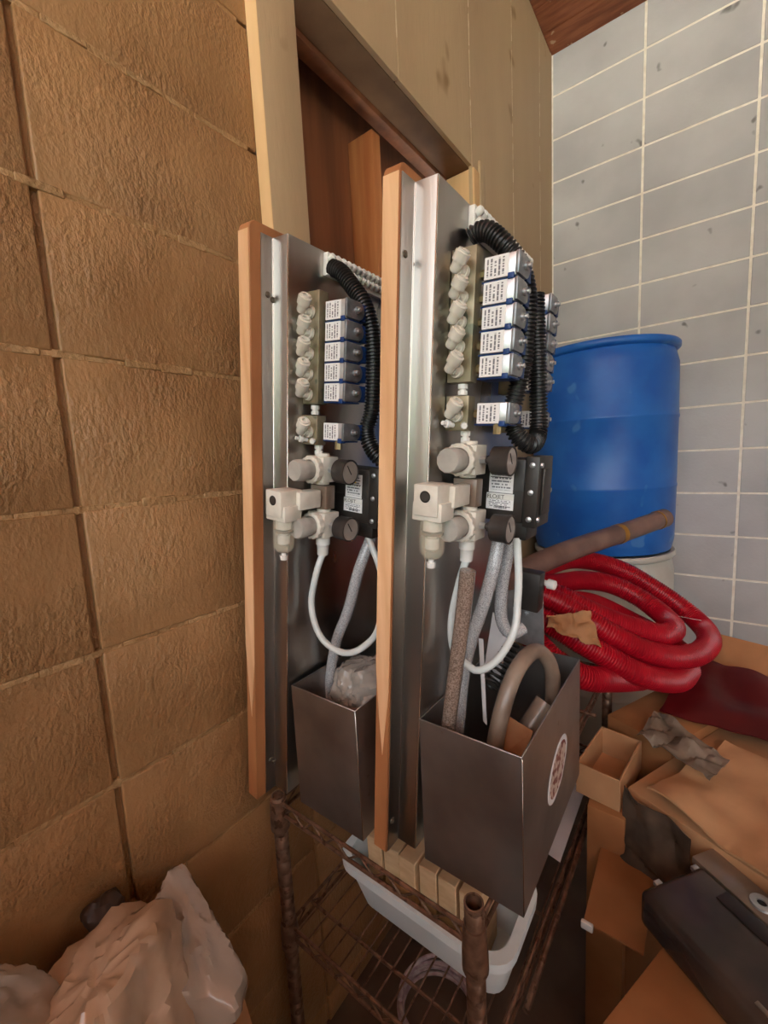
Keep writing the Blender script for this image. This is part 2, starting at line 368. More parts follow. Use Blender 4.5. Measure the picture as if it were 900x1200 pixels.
REG = G().box(-.019, .019, 0, .034, -.02, .02).lathe((0, .017, .019), (0, 0, 1), [(0, .012), (.006, .012)], 12).lathe((0, .017, -.019), (0, 0, -1), [(0, .012), (.006, .012)], 12).mesh('regulator', beige, .0015)
KN = G().lathe((0, -.011, 0), (0, -1, 0), [(0, .0150), (.014, .0150), (.0142, .0170), (.03, .0165), (.032, .0150), (.032, 0)], 12).mesh('knob', greyplas)
NIP = G().lathe((0, 0, 0), (0, 0, 1), [(0, .0065), (.0055, .0065), (.0055, .0045), (.008, .0045), (.008, .0068), (.014, .0068)], 8).mesh('nipple', white_pl)
GB = G().lathe((0, 0, 0), (1, 0, 0), [(0, .004), (.004, .004), (.004, .0065), (.01, .0065), (.01, .012), (.012, .0185), (.031, .0188), (.033, .0196), (.036, .0196), (.0365, .0178), (.0345, .0172), (.0345, 0)], 28).mesh('pressure_gauge', gauge_m)
GF = G().lathe((.0347, 0, 0), (1, 0, 0), [(0, .0172), (.0008, .0170), (.0008, 0)], 28).mesh('dial', gauge_face)
GN = G().box(.0356, .0360, -.0008, .0008, -.004, .013).mesh('needle', ink)
GS = G().lathe((0, 0, 0), (1, 0, 0), [(0, .0052), (.008, .0052)], 6).mesh('gauge_stem', zinc)
TERM = G().lathe((0, 0, 0), (1, 0, .5), [(0, .0055), (.006, .0058), (.009, .0050), (.0105, .0022), (.0085, .0018)], 10).mesh('terminal', white_pl)

def build_panel(name, label, loc, lean, s0, second, air, hose, loom, screws):
    t = thing(name, label, 'control panel', loc, (0, lean, 0), 'steel-faced control panels')
    r = .013; poly = [(0, 0), (W, 0), (W, H)] + [(r - r * math.sin(a), H - r + r * math.cos(a)) for a in [math.pi / 2 * k / 5 for k in range(6)]]
    b = G().prism(poly, -.024, 0).obj('backing_board', board_front, t, .0012, 1)
    cut = G().prism([(-.0238, .30), (-.017, .225), (-.010, .165), (-.006, .21), (-.001, .27), (-.001, H - r), (-.0238, H - r)], -.0007, .0006, 'y'); cut.obj('sawn_edge', raw_wood, b)
    e0 = .041 if s0 > .01 else .031; zt = .932
    outl = [(.0003, s0), (.0018, s0), (.0018, e0 - .002), (.0024, e0 - .0006), (.0315, e0), (.0326, e0 + .0004), (.033, e0 + .0015),
            (.033, W - .035), (.0315, W - .0335), (.0018, W - .033), (.0018, W - .008), (.0003, W - .008), (.0003, W - .0345), (.0300, W - .035), (.0318, W - .037), (.0318, e0 + .003), (.030, e0 + .0015), (.0003, e0 - .0006)]
    G().prism(outl, .002, zt, 'z').obj('steel_pan', steel, t, sharp=50)
    for x, yy in ((.0021, e0 - .0012), (.0327, e0 + .0006)):
        G().box(x - .0008, x + .0009, yy - .0011, yy + .0009, .004, zt - .001).obj('fold_glint', steel_edge, t, .0003, 1)  # bright strip paints the light caught along the worn fold
    for (yy, zz) in screws:
        G().lathe((.0018, yy, zz), (1, 0, 0), [(0, .0045), (.0015, .0042), (.0028, .002), (.0028, 0)], 10).obj('screw', screw_m, t)
    # terminal strip along the top
    ts = G().box(.033, .042, .112, W - .045, .897, .93).obj('terminal_strip', white_pl, t, .001)
    for k in range(17):
        for q in range(2): link('terminal', TERM, ts, (.042, .118 + k * .0125, .920 - q * .0135))
    # valve column
    cols = [(.07, 0)] + ([(.245, -.013)] if second else [])
    for c, dx in cols:
        mf = G().box(.034, .068 + dx, c, c + .02, .70, .862).obj('valve_manifold', dull_alu, t, .001)
        m2 = G().box(.034, .067 + dx, c, c + .02, .638, .683).obj('valve_manifold', dull_alu, t, .001)
        for k in range(5):
            z = .8435 - .0295 * k
            if c < .1: link('elbow_fitting', EL, mf, (.051 - .0006 * k, c, z - .007)).scale = (1.16, 1.16, 1.16)
            valve(t, .077 + dx, c + .004, .832 - .0286 * k)
        valve(t, .077 + dx, c + .004, .660)
        link('nipple', NIP, t, (.053, c + .01, .6845))
        if c > .1: continue
        link('elbow_fitting', EL, m2, (.051, c, .662)).scale = (1.16, 1.16, 1.16)
        G().lathe((.046, c, .645), (-.3, -1, .15), [(0, .0035), (.008, .0035), (.008, .0055), (.013, .0055), (.014, .003), (.02, .003)], 10).obj('hose_barb', white_pl, m2)
        G().lathe((.062, c - .001, .645), (.6, -1, -.1), [(0, .003), (.008, .003), (.008, .005), (.012, .004)], 8).obj('hose_barb', white_pl, m2)
        link('nipple', NIP, t, (.058, c + .014, .6235))
        link('valve_plug', G().lathe((.104, c + .01, .634), (0, 0, 1), [(0, .0055), (.012, .0055), (.012, .004), (.02, .004)], 6).mesh('valve_plug', nut_m), t)
    # regulators and gauges
    for z, x in ((.600, .0615), (.511, .066)):
        o = link('regulator', REG, t, (x, .072, z)); link('lock_ring', RING, o); link('knob', KN, o)
        link('gauge_stem', GS, t, (x + .019, .087, z))
        q = link('pressure_gauge', GB, t, (x + .026, .087, z)); link('dial', GF, q); link('needle', GN, q, rot=(.6, 0, 0))
    G().box(.045, .08, .08, .10, .536, .574).lathe((.0635, .086, .555), (0, -1, 0), [(0, .008), (.02, .008), (.02, .0105), (.028, .0105), (.03, .006)], 12).obj('pipe_tee', hose_brown, t, .001)
    G().lathe((.066, .089, .487), (0, 0, -1), [(0, .0115), (.012, .0115), (.014, .0098), (.03, .009)], 12).obj('union', white_pl, t)
    # filter
    fh = G().box(.031, .066, 0, .042, .531, .571).box(.027, .070, .004, .038, .524, .548).box(.052, .074, .03, .075, .54, .568).obj('air_filter', beige, t, .002)
    G().lathe((.0485, -.0006, .556), (0, 1, 0), [(0, .0075), (0, .0062), (.006, .0058), (.006, 0)], 16).obj('port', gauge_m, fh)
    G().lathe((.0485, .021, .526), (0, 0, -1), [(0, .0172), (.03, .0172), (.045, .0165), (.052, .012), (.055, .004), (.055, .0035), (.052, .0105), (.044, .0152), (.0, .0158)], 22).obj('bowl', clear_bowl, fh)
    G().lathe((.0485, .021, .524), (0, 0, -1), [(0, .0125), (.014, .0125), (.014, .0065), (.024, .0065), (.024, .0095), (.038, .0095), (.042, .004)], 14).obj('filter_element', white_pl, fh)
    G().lathe((.0485, .021, .508), (0, 0, -1), [(0, .0148), (.0035, .0148)], 14).obj('baffle', black_pl, fh)
    G().lathe((.0485, .021, .471), (0, 0, -1), [(0, .004), (.004, .004), (.004, .0065), (.011, .006), (.012, .002)], 10).obj('drain_valve', white_pl, fh)
    # pump
    p = G().box(.036, .128, .13, .185, .512, .602).obj('pump', black_pl, t, .004)
    G().box(.128, .147, .127, .188, .508, .606).box(.147, .151, .14, .175, .525, .59).obj('pump_head', black_pl, p, .003)
    G().box(.080, .134, .134, .182, .488, .514).obj('port_block', black_pl, p, .002)
    for zz in (.52, .594, .557):
        G().lathe((.1375, .1275, zz), (0, -1, 0), [(0, .0042), (.002, .0040), (.003, .002)], 8).obj('screw', zinc, p)
        G().lathe((.1465, .134 if zz != .557 else .181, zz), (1, 0, 0), [(0, .0042), (.003, .0035)], 8).obj('screw', zinc, p)
    G().box(.036, .1275, .1294, .1302, .5565, .5578).obj('casing_seam', gauge_m, p)
    lb = G().box(.077, .112, .1292, .1300, .553, .592).obj('sticker', lab_pump, p)
    lb2 = G().box(.074, .114, .1290, .1300, .529, .552).obj('sticker', lab_pump, p)
    rx = (math.pi / 2, 0, 0)
    G().prism([(.089, .578), (.100, .578), (.0945, .5885)], .1284, .1293, 'y').obj('warning_triangle', yellow, lb)
    G().box(.0935, .0955, .1281, .1285, .580, .5865).obj('warning_mark', ink, lb)
    G().box(.079, .110, .1286, .1293, .5745, .5755).obj('rule', ink, lb)
    G().box(.0745, .1135, .1286, .1292, .5435, .5515).obj('sticker_field', white_pl, lb2)
    text('lettering', 'FLOJET', .0082, ink, lb2, (.088, .1285, .5445), rx)
    g = G()
    for k in range(14): g.box(.086 + k * .0014, .086 + k * .0014 + random.choice((.0004, .0008)), .1287, .1291, .5305, .5345)
    g.obj('barcode', ink, lb2)
    # tubes
    G().sweep(air, .0054, 12).obj('air_tube', tube_white, t)
    for h in hose: G().sweep(h, .0098, 14).obj('braided_hose', braid, t)
    for l in loom: G().sweep(l, .0116, 14, ridge=.0014, pitch=.005).obj('corrugated_conduit', loom_m, t, sharp=30)
    return t
a2 = math.atan2(.079, .94); a1 = math.atan2(.114, .94)
LOOM = [(.040, .11, .889), (.050, .11, .893), (.066, .11, .889), (.088, .115, .868), (.099, .13, .851), (.107, .135, .829), (.113, .135, .797), (.113, .135, .754), (.111, .135, .721), (.105, .135, .687), (.101, .135, .661), (.109, .137, .635), (.124, .15, .621), (.124, .18, .63), (.121, .19, .659), (.115, .19, .718), (.110, .19, .764), (.103, .19, .828)]
p2 = build_panel('control_panel', 'steel-faced control panel nearest the camera, wood-backed, its top highest in the photo', (.300, .453, .73), a2, .003, True,
    [(.066, .089, .458), (.058, .085, .42), (.052, .08, .366), (.055, .085, .32), (.077, .09, .299), (.096, .09, .298), (.118, .1, .319), (.133, .115, .36), (.130, .13, .40), (.127, .134, .44), (.12, .137, .49)],
    [[(.090, .15, .492), (.088, .135, .435), (.078, .13, .379), (.062, .13, .319), (.053, .13, .257), (.05, .13, .179), (.05, .13, .12)],
     [(.098, .178, .492), (.094, .172, .44), (.091, .17, .398), (.093, .17, .35), (.105, .18, .324), (.12, .2, .33)]],
    [LOOM],
    [(.012, .846), (.034, .840), (.012, .05), (.358, .85), (.358, .05)])
p1 = build_panel('control_panel', 'steel-faced control panel against the brown block wall, behind the other panel', (.044, .407, .73), a1, .019, False,
    [(.066, .089, .458), (.064, .078, .43), (.055, .075, .375), (.067, .075, .332), (.093, .075, .31), (.130, .08, .305), (.160, .09, .323), (.178, .105, .36), (.160, .13, .43), (.12, .14, .49)],
    [[(.122, .15, .492), (.111, .13, .428), (.091, .13, .352), (.066, .13, .286), (.052, .13, .21), (.05, .13, .12)]],
    [[(.045, .12, .909), (.064, .12, .899), (.086, .12, .877), (.108, .122, .851), (.122, .126, .814), (.128, .128, .759), (.128, .128, .696), (.122, .125, .663), (.132, .125, .638), (.150, .13, .62), (.152, .16, .62)]],
    [(.030, .853), (.039, .848), (.030, .065), (.037, .058), (.358, .85)])
# bracket with white bolts at the far lower end of the near panel
bk = G().prism([(.033, .255), (.12, .25), (.128, .262), (.116, .382), (.098, .372), (.086, .36), (.033, .34)], .30, .303, 'y').obj('pump_bracket', zinc, p2, .0008, 1)
G().lathe((.118, .302, .378), (1, -.2, 0), [(0, .005), (.008, .005), (.008, .009), (.02, .0085), (.022, .004)], 10).obj('bolt', white_pl, bk)
G().lathe((.092, .299, .315), (0, -1, 0), [(0, .006), (.004, .006), (.004, .003), (.010, .003)], 8).obj('bolt', zinc, bk)
G().box(.075, .12, .27, .30, .33, .40).obj('valve_body', black_pl, bk, .003)

# ------------------------------------------------------------------ steel bins
def steel_tray(label, x0, x1, y0, y1, z0, z1):
    t = thing('steel_bin', label, 'bin', ((x0 + x1) / 2, (y0 + y1) / 2, z0), group='open steel bins')
    a, b = (x1 - x0) / 2, (y1 - y0) / 2
    G().tray(-a, a, -b, b, 0, z1 - z0, .0022).obj('body', steel_bin, t, .0006, 1)
    G().box(a - .0006, a + .0007, -b - .0007, -b + .0006, .004, z1 - z0 - .002).obj('corner_weld', steel_edge, t, .0003, 1)
    return t
bin2 = steel_tray('open stainless bin with an oval sticker, holding hose offcuts, in front of near panel', .353, .503, .48, .786, .728, .955)
bin1 = steel_tray('open stainless bin holding a clear plastic bag, between the two panels', .112, .257, .45, .756, .728, .950)
n = 40; cy, cz = .640 - .633, .836 - .728
ov = lambda s: [(cy + (.052 * math.cos(a) * .95 + .018 * math.sin(a)) * s, cz + (.040 * math.sin(a)) * s) for a in [2 * math.pi * k / n for k in range(n)]]
st = G().prism(ov(1), .0749, .0757).obj('sticker', paper, bin2)
G().prism(ov(.84), .0757, .0760).obj('sticker_print', redink, st)

# ------------------------------------------------------------------ crumpled bags, papers
def crumple(name, m, c, size, seed, planes=16, wr=.06, res=34, sharp=30, soft=14, rot=(0, 0, 0)):
    "a creased bag: soft intersection of random flat panels with fine wrinkles"
    rnd = random.Random(seed); pl_ = []
    for _ in range(planes):
        v = Vector((rnd.gauss(0, 1), rnd.gauss(0, 1), rnd.gauss(0, .8))).normalized(); pl_.append((v, rnd.uniform(.62, 1)))
    vs = []; fs = []; nu, nv = res * 2, res; off = Vector((seed * 3.1, seed * 1.7, seed))
    for j in range(nv + 1):
        th = math.pi * j / nv
        for i in range(nu):
            ph = 2 * math.pi * i / nu; d = Vector((math.sin(th) * math.cos(ph), math.sin(th) * math.sin(ph), math.cos(th)))
            acc = 1.15 ** -soft
            for v, h in pl_:
                q = d.dot(v)
                if q > .05: acc += (h / q) ** -soft
            k = acc ** (-1 / soft); q = d * 2.2 + off
            k *= 1 + wr * (1 - 2.2 * abs(noise.noise(q))) + wr * .5 * (1 - 2.2 * abs(noise.noise(q * 2.6)))
            vs.append((d.x * size[0] * k, d.y * size[1] * k, d.z * size[2] * k))
    for j in range(nv):
        for i in range(nu): i2 = (i + 1) % nu; fs.append((j * nu + i, j * nu + i2, (j + 1) * nu + i2, (j + 1) * nu + i))
    return G().add(vs, fs).obj(name, m, None, loc=c, rot=rot, sharp=sharp)
tag(crumple('plastic_bag', bag_clear, (.186, .57, .915), (.06, .09, .062), 3, 22, .12), 'crumpled clear plastic bag stuffed in the bin between the panels', 'plastic bag')

# ------------------------------------------------------------------ things in the near bin
tag(G().sweep([(.372, .52, .74), (.378, .516, .88), (.383, .514, .94), (.401, .513, 1.047), (.412, .513, 1.115), (.421, .512, 1.175)], .0108, 16).obj('hose_offcut', braid_dirty),
    'straight grimy braided hose offcut standing in the bin with the oval sticker', 'hose')
tag(G().sweep([(.425, .55, .75), (.430, .555, .86), (.440, .58, .95), (.450, .62, .998), (.462, .672, 1.006), (.475, .705, .965), (.478, .70, .90), (.47, .69, .80)], .0125, 16).obj('bent_hose', hose_brown),
    'thick grey-brown hose bent in an arch inside the near bin', 'hose')
tag(G().sweep([(.43, .60, .80), (.452, .625, .87), (.478, .665, .925)], .017, 16).obj('hose_offcut', hose_brown), 'stubby brown hose piece leaning on the rim of the near bin', 'hose')
tag(G().sheet([(.425, .545, .865), (.468, .545, .84), (.478, .60, .912), (.437, .60, .925)], .003).obj('cardboard_scrap', kraft), 'square brown cardboard scrap lying in the near bin', 'cardboard')
g = G(); P0 = [(.374, .66, .955), (.402, .66, .94), (.415, .675, 1.04), (.384, .68, 1.055)]
tag(g.sheet(P0, .0012).obj('paper_sheet', paper), 'creased white paper sheet sticking up behind the braided hoses', 'paper')
tag(G().sheet([(.398, .60, .90), (.404, .60, .895), (.392, .62, 1.03), (.384, .62, 1.03)], .002).obj('paper_strip', paper), 'narrow folded white paper strip slanting out of the near bin', 'paper')
A_, B_ = at(574, 806, .70), at(602, 750, .74); ax_ = (B_ - A_).normalized(); e1_ = ax_.orthogonal().normalized(); e2_ = ax_.cross(e1_)
pts = [A_.lerp(B_, k / 71) + (e1_ * math.cos(k * .785) + e2_ * math.sin(k * .785)) * .012 for k in range(72)]
tag(G().sweep(pts, .0022, 6, .004).obj('coiled_cable', black_pl), 'black coiled cable beside the white paper in the near bin', 'cable')

# ------------------------------------------------------------------ wire rack
RX0, RX1, RY0, RY1 = .072, .462, .432, 1.25
rk = thing('wire_rack', 'rusty brown wire rack with ringed posts carrying the two panels', 'rack', (RX0, RY0, 0))
def rp(v): return (v[0] - RX0, v[1] - RY0, v[2])
for (x, y, zt) in ((RX0, RY0, .735), (RX1 - .006, RY0, .768), (RX1 + .012, RY1, .735), (RX0, RY1, .735)):
    R = .0128; prof = []; z = 0
    while z < zt - .004:
        prof += [(z, R), (z + .0215, R), (z + .0225, R - .0012), (z + .0245, R - .0012)]; z += .0254
    prof = [q for q in prof if q[0] < zt] + [(zt, R), (zt, R - .0022), (zt - .05, R - .0024)]
    po = G().lathe(rp((x, y, 0)), (0, 0, 1), prof, 16).obj('post', rust, rk, sharp=50)
    G().lathe(rp((x, y, 0)), (0, 0, 1), [(.672, .0132), (.672, .0172), (.70, .0168), (.736 if zt > .74 else .728, .0148), (.736 if zt > .74 else .728, .0132)], 18).obj('collar', rust, po)
    G().lathe(rp((x, y, 0)), (0, 0, 1), [(.425, .0132), (.425, .0172), (.45, .0168), (.478, .0148), (.478, .0132)], 18).obj('collar', rust, po)
def truss(name, a, b, zt, zb, nz):
    a, b = Vector(a), Vector(b); rl = G().cyl(rp((a.x, a.y, zt)), rp((b.x, b.y, zt)), .0032, seg=8).obj(name, rust, rk)
    G().cyl(rp((a.x, a.y, zb)), rp((b.x, b.y, zb)), .0032, seg=8).obj('lower_wire', rust, rl)
    zz = [rp((*(a.lerp(b, k / nz)).xy, zt if k % 2 else zb)) for k in range(nz + 1)]
    g = G()
    for p, q in zip(zz, zz[1:]): g.cyl(p, q, .0017, seg=6)
    g.obj('zigzag_wire', rust, rl)
for zt, zb in ((.724, .702), (.468, .444)):
    truss('rail', (RX0 + .012, RY0, 0), (RX1 - .018, RY0, 0), zt, zb, 14)
    truss('rail', (RX1 - .006, RY0 + .012, 0), (RX1 + .012, RY1, 0), zt, zb, 22)
    truss('rail', (RX0, RY0 + .012, 0), (RX0, RY1 - .012, 0), zt, zb, 22)
    truss('rail', (RX0 + .012, RY1, 0), (RX1 - .01, RY1, 0), zt, zb, 14)
for k in range(15):
    x = RX0 + .02 + k * .0258; G().cyl(rp((x, RY0, .4625)), rp((x, RY1, .4625)), .0016, seg=6).obj('shelf_wire', rust, rk)
for y in (.49, .72, .96, 1.14): G().cyl(rp((RX0, y, .4585)), rp((RX1, y, .4585)), .0032, seg=8).obj('cross_rod', rust, rk)
for y in (.56, .72, 1.0): G().cyl(rp((RX0 - .045, y, .724)), rp((RX1 + .03, y, .724)), .004, seg=8).obj('cross_rod', rust, rk)
G().cyl(rp((RX1 + .014, .56, .4625)), rp((RX1 + .02, 1.20, .4625)), .0055, seg=8).obj('side_rod', rust, rk)

# ------------------------------------------------------------------ tub with wooden blocks
tb = thing('plastic_tub', 'pale blue-white plastic tub of wood blocks on the lower rack shelf', 'tub', (.30, .60, .465))
def rrect(x0, x1, y0, y1, r, z, n=5):
    o = []
    for cx, cy, s in ((x1 - r, y1 - r, 0), (x0 + r, y1 - r, 1), (x0 + r, y0 + r, 2), (x1 - r, y0 + r, 3)):
        for k in range(n + 1): a = math.pi / 2 * (s + k / n); o.append((cx + r * math.cos(a), cy + r * math.sin(a), z))
    return o
g = G(); rings = [rrect(-.150, .140, -.055, .05, .03, 0), rrect(-.168, .156, -.080, .072, .035, .088), rrect(-.178, .166, -.089, .082, .04, .090), rrect(-.179, .167, -.090, .083, .04, .108),
                  rrect(-.163, .151, -.075, .068, .034, .108), rrect(-.147, .137, -.052, .047, .03, .004)]
n = len(rings[0]); vs = [v for r in rings for v in r]
fs = [(i * n + k, i * n + (k + 1) % n, (i + 1) * n + (k + 1) % n, (i + 1) * n + k) for i in range(5) for k in range(n)] + [tuple(range(n)), tuple(5 * n + k for k in range(n))]
g.add(vs, fs).obj('body', tub_m, tb, sharp=30)
ords = ('first', 'second', 'third', 'fourth', 'fifth', 'sixth')
for k in range(6):
    x = .190 + k * .039
    tag(G().box(-.0172, .0172, -.040, .040, 0, .145).obj('wood_block', block_wood, None, .0015, 1, loc=(x, .592 + random.uniform(-.003, .003), .470), rot=(random.uniform(-.02, .02), 0, random.uniform(-.05, .05))),
        'pale wood block in the tub under the rack rail, %s from the brown wall' % ords[k], 'wood block', 'wood blocks in the tub')
# coil of clear tubing on the floor under the rack
pts = [(.21 + (.085 + .006 * math.sin(k * .37)) * math.cos(k * .42), .72 + (.085 + .006 * math.cos(k * .3)) * math.sin(k * .42), .012 + .0009 * k) for k in range(70)]
tag(G().sweep(pts, .005, 8, .01).obj('tubing_coil', wire_red), 'coil of thin clear tubing on the floor below the rack', 'tubing')
tag(G().sheet([(.36, .86, .468), (.455, .84, .468), (.455, 1.08, .470), (.36, 1.10, .470)], .002).obj('paper_sheet', paper), 'white paper sheet lying on the lower rack shelf', 'paper')

# ------------------------------------------------------------------ drums
def drum(name, m, label, x, y, z0, z1, lid):
    t = thing(name, label, 'drum', (x, y, z0)); h = z1 - z0; R = .284
    prof = [(0, R - .03), (.004, R - .012), (.03, R - .006), (.05, R - .002), (h * .31, R), (h * .315, R + .002), (h * .325, R + .002), (h * .33, R), (h * .64, R), (h * .645, R + .0025), (h * .655, R + .0025), (h * .66, R), (h * .9, R - .003), (h - .05, R - .012), (h - .032, R - .018)]
    prof += [(h - .028, R - .004), (h - .022, R + .001), (h - .008, R + .001), (h - .002, R - .004), (h - .003, R - .016), (h - .03, R - .03), (h - .03, 0)]
    G().lathe((0, 0, 0), (0, 0, 1), prof, 64).obj('body', m, t, sharp=50)
    for a in (1.0, 1.0 + math.pi):
        G().lathe((.18 * math.cos(a), .18 * math.sin(a), h - .031), (0, 0, 1), [(0, .035), (.012, .035), (.012, .028), (.016, .028), (.016, 0)], 16).obj('bung', m, t)
drum('plastic_drum', drum_blue, 'blue plastic drum standing on the white drum in the corner', .296, 2.125, .892, 1.738, 0)
drum('plastic_drum', drum_white, 'off-white plastic drum under the blue drum', .300, 2.125, 0, .891, 0)

# ------------------------------------------------------------------ boxes and clutter on the right
def carton(label, c, rz, sx, sy, z0, z1, flaps=(), closed=True, m=card):
    t = thing('cardboard_box', label, 'box', (c[0], c[1], z0), (0, 0, rz)); h = z1 - z0
    if closed: G().box(-sx / 2, sx / 2, -sy / 2, sy / 2, 0, h).obj('body', m, t, .003)
    else: G().tray(-sx / 2, sx / 2, -sy / 2, sy / 2, 0, h, .004).obj('body', m, t, .0008, 1)
    for side, ln, ang in flaps:
        ca, sa = math.cos(ang), math.sin(ang)
        if side in '+-':
            s = 1 if side == '+' else -1; e = s * sx / 2
            G().sheet([(e, -sy / 2 + .004, h), (e, sy / 2 - .004, h), (e + s * ln * ca, sy / 2 - .01, h + ln * sa), (e + s * ln * ca, -sy / 2 + .01, h + ln * sa)], .004).obj('flap', m, t)
        else:
            s = 1 if side == 'n' else -1; e = s * sy / 2
            G().sheet([(-sx / 2 + .004, e, h), (sx / 2 - .004, e, h), (sx / 2 - .01, e + s * ln * ca, h + ln * sa), (-sx / 2 + .01, e + s * ln * ca, h + ln * sa)], .004).obj('flap', m, t)
    return t
bA = carton('large tan cardboard box with creased top, under the red hose coil', (.955, 1.045, 0), -.44, .62, .52, 0, .62)
for k, a in enumerate((-.02, .055)):
    G().box(a, a + .003, -.25, .25, .6195, .6208).obj('crease', card_in, bA)
Ri = Matrix.Rotation(.44, 3, 'Z')
G().sheet([Ri @ (Vector(q) - Vector((.955, 1.045, 0))) for q in ((.690, 1.49, .69), (.875, 1.49, .655), (.88, 1.52, .755), (.715, 1.52, .775))], .006).obj('flap', card_in, bA)
bB = carton('brown cardboard box beside the rack, its flap with a white tag at the corner', (.530, 1.02, 0), 0, .072, .24, 0, .575, m=card_in)
G().sheet([(-.008, -.12, .486), (.09, -.12, .486), (.087, -.29, .482), (-.006, -.29, .482)], .004).obj('flap', card_in, bB)
G().box(-.010, .010, -.296, -.288, .474, .488).obj('white_tag', white_pl, bB, .002)
bD = carton('brown cardboard box behind the small open box, beneath the red hose coil', (.646, 1.30, 0), -.44, .155, .40, 0, .645, m=card_in)
bS = carton('small open cardboard box wedged between the rack and the large box', (.521, 1.0, .577), -.13, .088, .165, .577, .648, closed=False)
bC = carton('cardboard box at the bottom edge of the photo with a white label', (.713, .60, 0), -.37, .20, .22, 0, .555, m=card_in)
G().box(-.02, .03, -.105, -.07, .5548, .5556).obj('white_label', paper, bC)
G().box(-.0015, .0015, -.109, .109, .5545, .5555).obj('fold', dark_brown, bC)
# black case with a metal side plate lying over the boxes
cs = thing('equipment_case', 'glossy black equipment case with a grey metal side plate on the boxes', 'case', (.608, .716, .5565), (0, 0, -.648))
G().box(0, .45, 0, .135, 0, .062).obj('shell', case_black, cs, .012, 3)
G().box(.05, .43, .10, .125, .0615, .0645).obj('lid_rib', black_pl, cs, .001)
mp = G().box(-.02, .45, .138, .188, .04, .055).obj('side_plate', case_metal, cs, .003)
G().lathe((.075, .162, .0552), (0, 0, 1), [(0, .006), (0, .016), (.003, .015), (.003, .0065), (0, .006)], 20).obj('washer', zinc, mp)
G().lathe((.075, .162, .0553), (0, 0, 1), [(0, .0062), (.0006, .0062)], 14).obj('hole', ink, mp)
G().cyl((.07, .192, .062), (.45, .194, .062), .005, seg=12).obj('rod', greyplas, cs)
G().cyl((.07, .192, .062), (.14, .1925, .062), .0058, seg=12).obj('rod_sleeve', white_pl, cs)
for yy in (.035, .115): G().box(-.004, .004, yy, yy + .012, .052, .059).obj('edge_glint', zinc, cs, .001)  # small bright blocks stand in for two glints on the case edge
G().box(.16, .21, .015, .022, .0615, .0635).obj('vent', case_metal, cs, .001)
# kraft scrap and film
g = G(); gx = 14
def ruffle(name, m, A, B, C_, D, amp, seed, label, cat, n=24, th=.0015, fr=22):
    A, B, C_, D = map(Vector, (A, B, C_, D)); vs = []; fs = []
    nn = (B - A).cross(D - A).normalized()
    for j in range(n + 1):
        for i in range(n + 1):
            p = A.lerp(B, i / n).lerp(D.lerp(C_, i / n), j / n); q = p * fr + Vector((seed, seed * 2, 0))
            vs.append(p + nn * amp * (abs(noise.noise(q)) * 2 + .5 * noise.noise(q * 2.7)))
    k = len(vs); vs += [v - nn * th for v in vs]
    for j in range(n):
        for i in range(n):
            a = j * (n + 1) + i; b = a + 1; c = b + n + 1; d = a + n + 1; fs += [(a, b, c, d), (k + d, k + c, k + b, k + a)]
    for i in range(n):
        for a, b in ((i, i + 1), (n * (n + 1) + i + 1, n * (n + 1) + i), ((i + 1) * (n + 1), i * (n + 1)), (i * (n + 1) + n, (i + 1) * (n + 1) + n)): fs.append((b, a, k + a, k + b))
    return tag(G().add(vs, fs).obj(name, m, sharp=30), label, cat)
ruffle('paper_scrap', kraft, at(638, 738, 1.03), at(704, 760, 1.03), at(690, 718, 1.05), at(640, 722, 1.06), .012, 2, 'torn brown paper scrap lying on the red hose behind the near bin', 'paper')
ruffle('cardboard_sheet', card, (.60, .925, .628), (.90, .77, .628), (1.02, 1.06, .632), (.73, 1.19, .632), .022, 4, 'torn buckled tan cardboard sheet covering the large cardboard box', 'cardboard', th=.004, fr=6)
ruffle('plastic_film', film_m, (.565, 1.07, .660), (.70, 1.0, .655), (.735, 1.09, .655), (.60, 1.20, .660), .014, 5, 'crumpled grey plastic film on the large cardboard box', 'plastic film')

ruffle('plastic_film', film_shade, (.562, .905, .46), (.684, .85, .50), (.680, .862, .632), (.560, .918, .638), .012, 8, 'dark grey-brown plastic film standing in for shade on the front of the large box', 'plastic film', fr=14)  # dark sheet hung here to darken the shaded box front

# red hose coil
loopA = [(600, 690, 1.22), (618, 672, 1.30), (640, 664, 1.38), (667, 656, 1.44), (700, 659, 1.46), (733, 670, 1.45), (767, 690, 1.42), (800, 713, 1.38), (824, 735, 1.32), (831, 751, 1.24), (820, 765, 1.18), (797, 770, 1.14), (767, 766, 1.11), (740, 756, 1.10), (710, 740, 1.10), (680, 721, 1.12), (643, 700, 1.14), (612, 690, 1.18)]
loopB = [(600, 694, 1.24), (625, 682, 1.30), (650, 684, 1.34), (683, 680, 1.37), (717, 685, 1.37), (750, 701, 1.34), (778, 722, 1.28), (789, 737, 1.21), (775, 744, 1.17), (745, 737, 1.15), (717, 728, 1.14), (683, 713, 1.14), (650, 697, 1.16), (615, 700, 1.18)]
loopC = [(605, 712, 1.14), (640, 728, 1.10), (677, 750, 1.07), (710, 769, 1.06), (738, 785, 1.06), (767, 795, 1.08), (793, 797, 1.12), (808, 787, 1.18), (806, 772, 1.26), (780, 750, 1.33), (740, 728, 1.36), (690, 706, 1.34), (640, 708, 1.25), (615, 730, 1.14), (640, 765, 1.05), (680, 792, 1.03), (715, 796, 1.06), (750, 795, 1.14)]
path = [at(*q) for q in loopA + loopB[1:] + loopC]
for i, p in enumerate(path): p.z = max(p.z, .70)
rh = thing('red_hose', 'coil of bright red ribbed hose lying in front of the blue drum', 'hose', path[30])
G().sweep([p - path[30] for p in path], .029, 16, ridge=.0015, pitch=.0068).obj('hose', red_hose, rh, sharp=25)
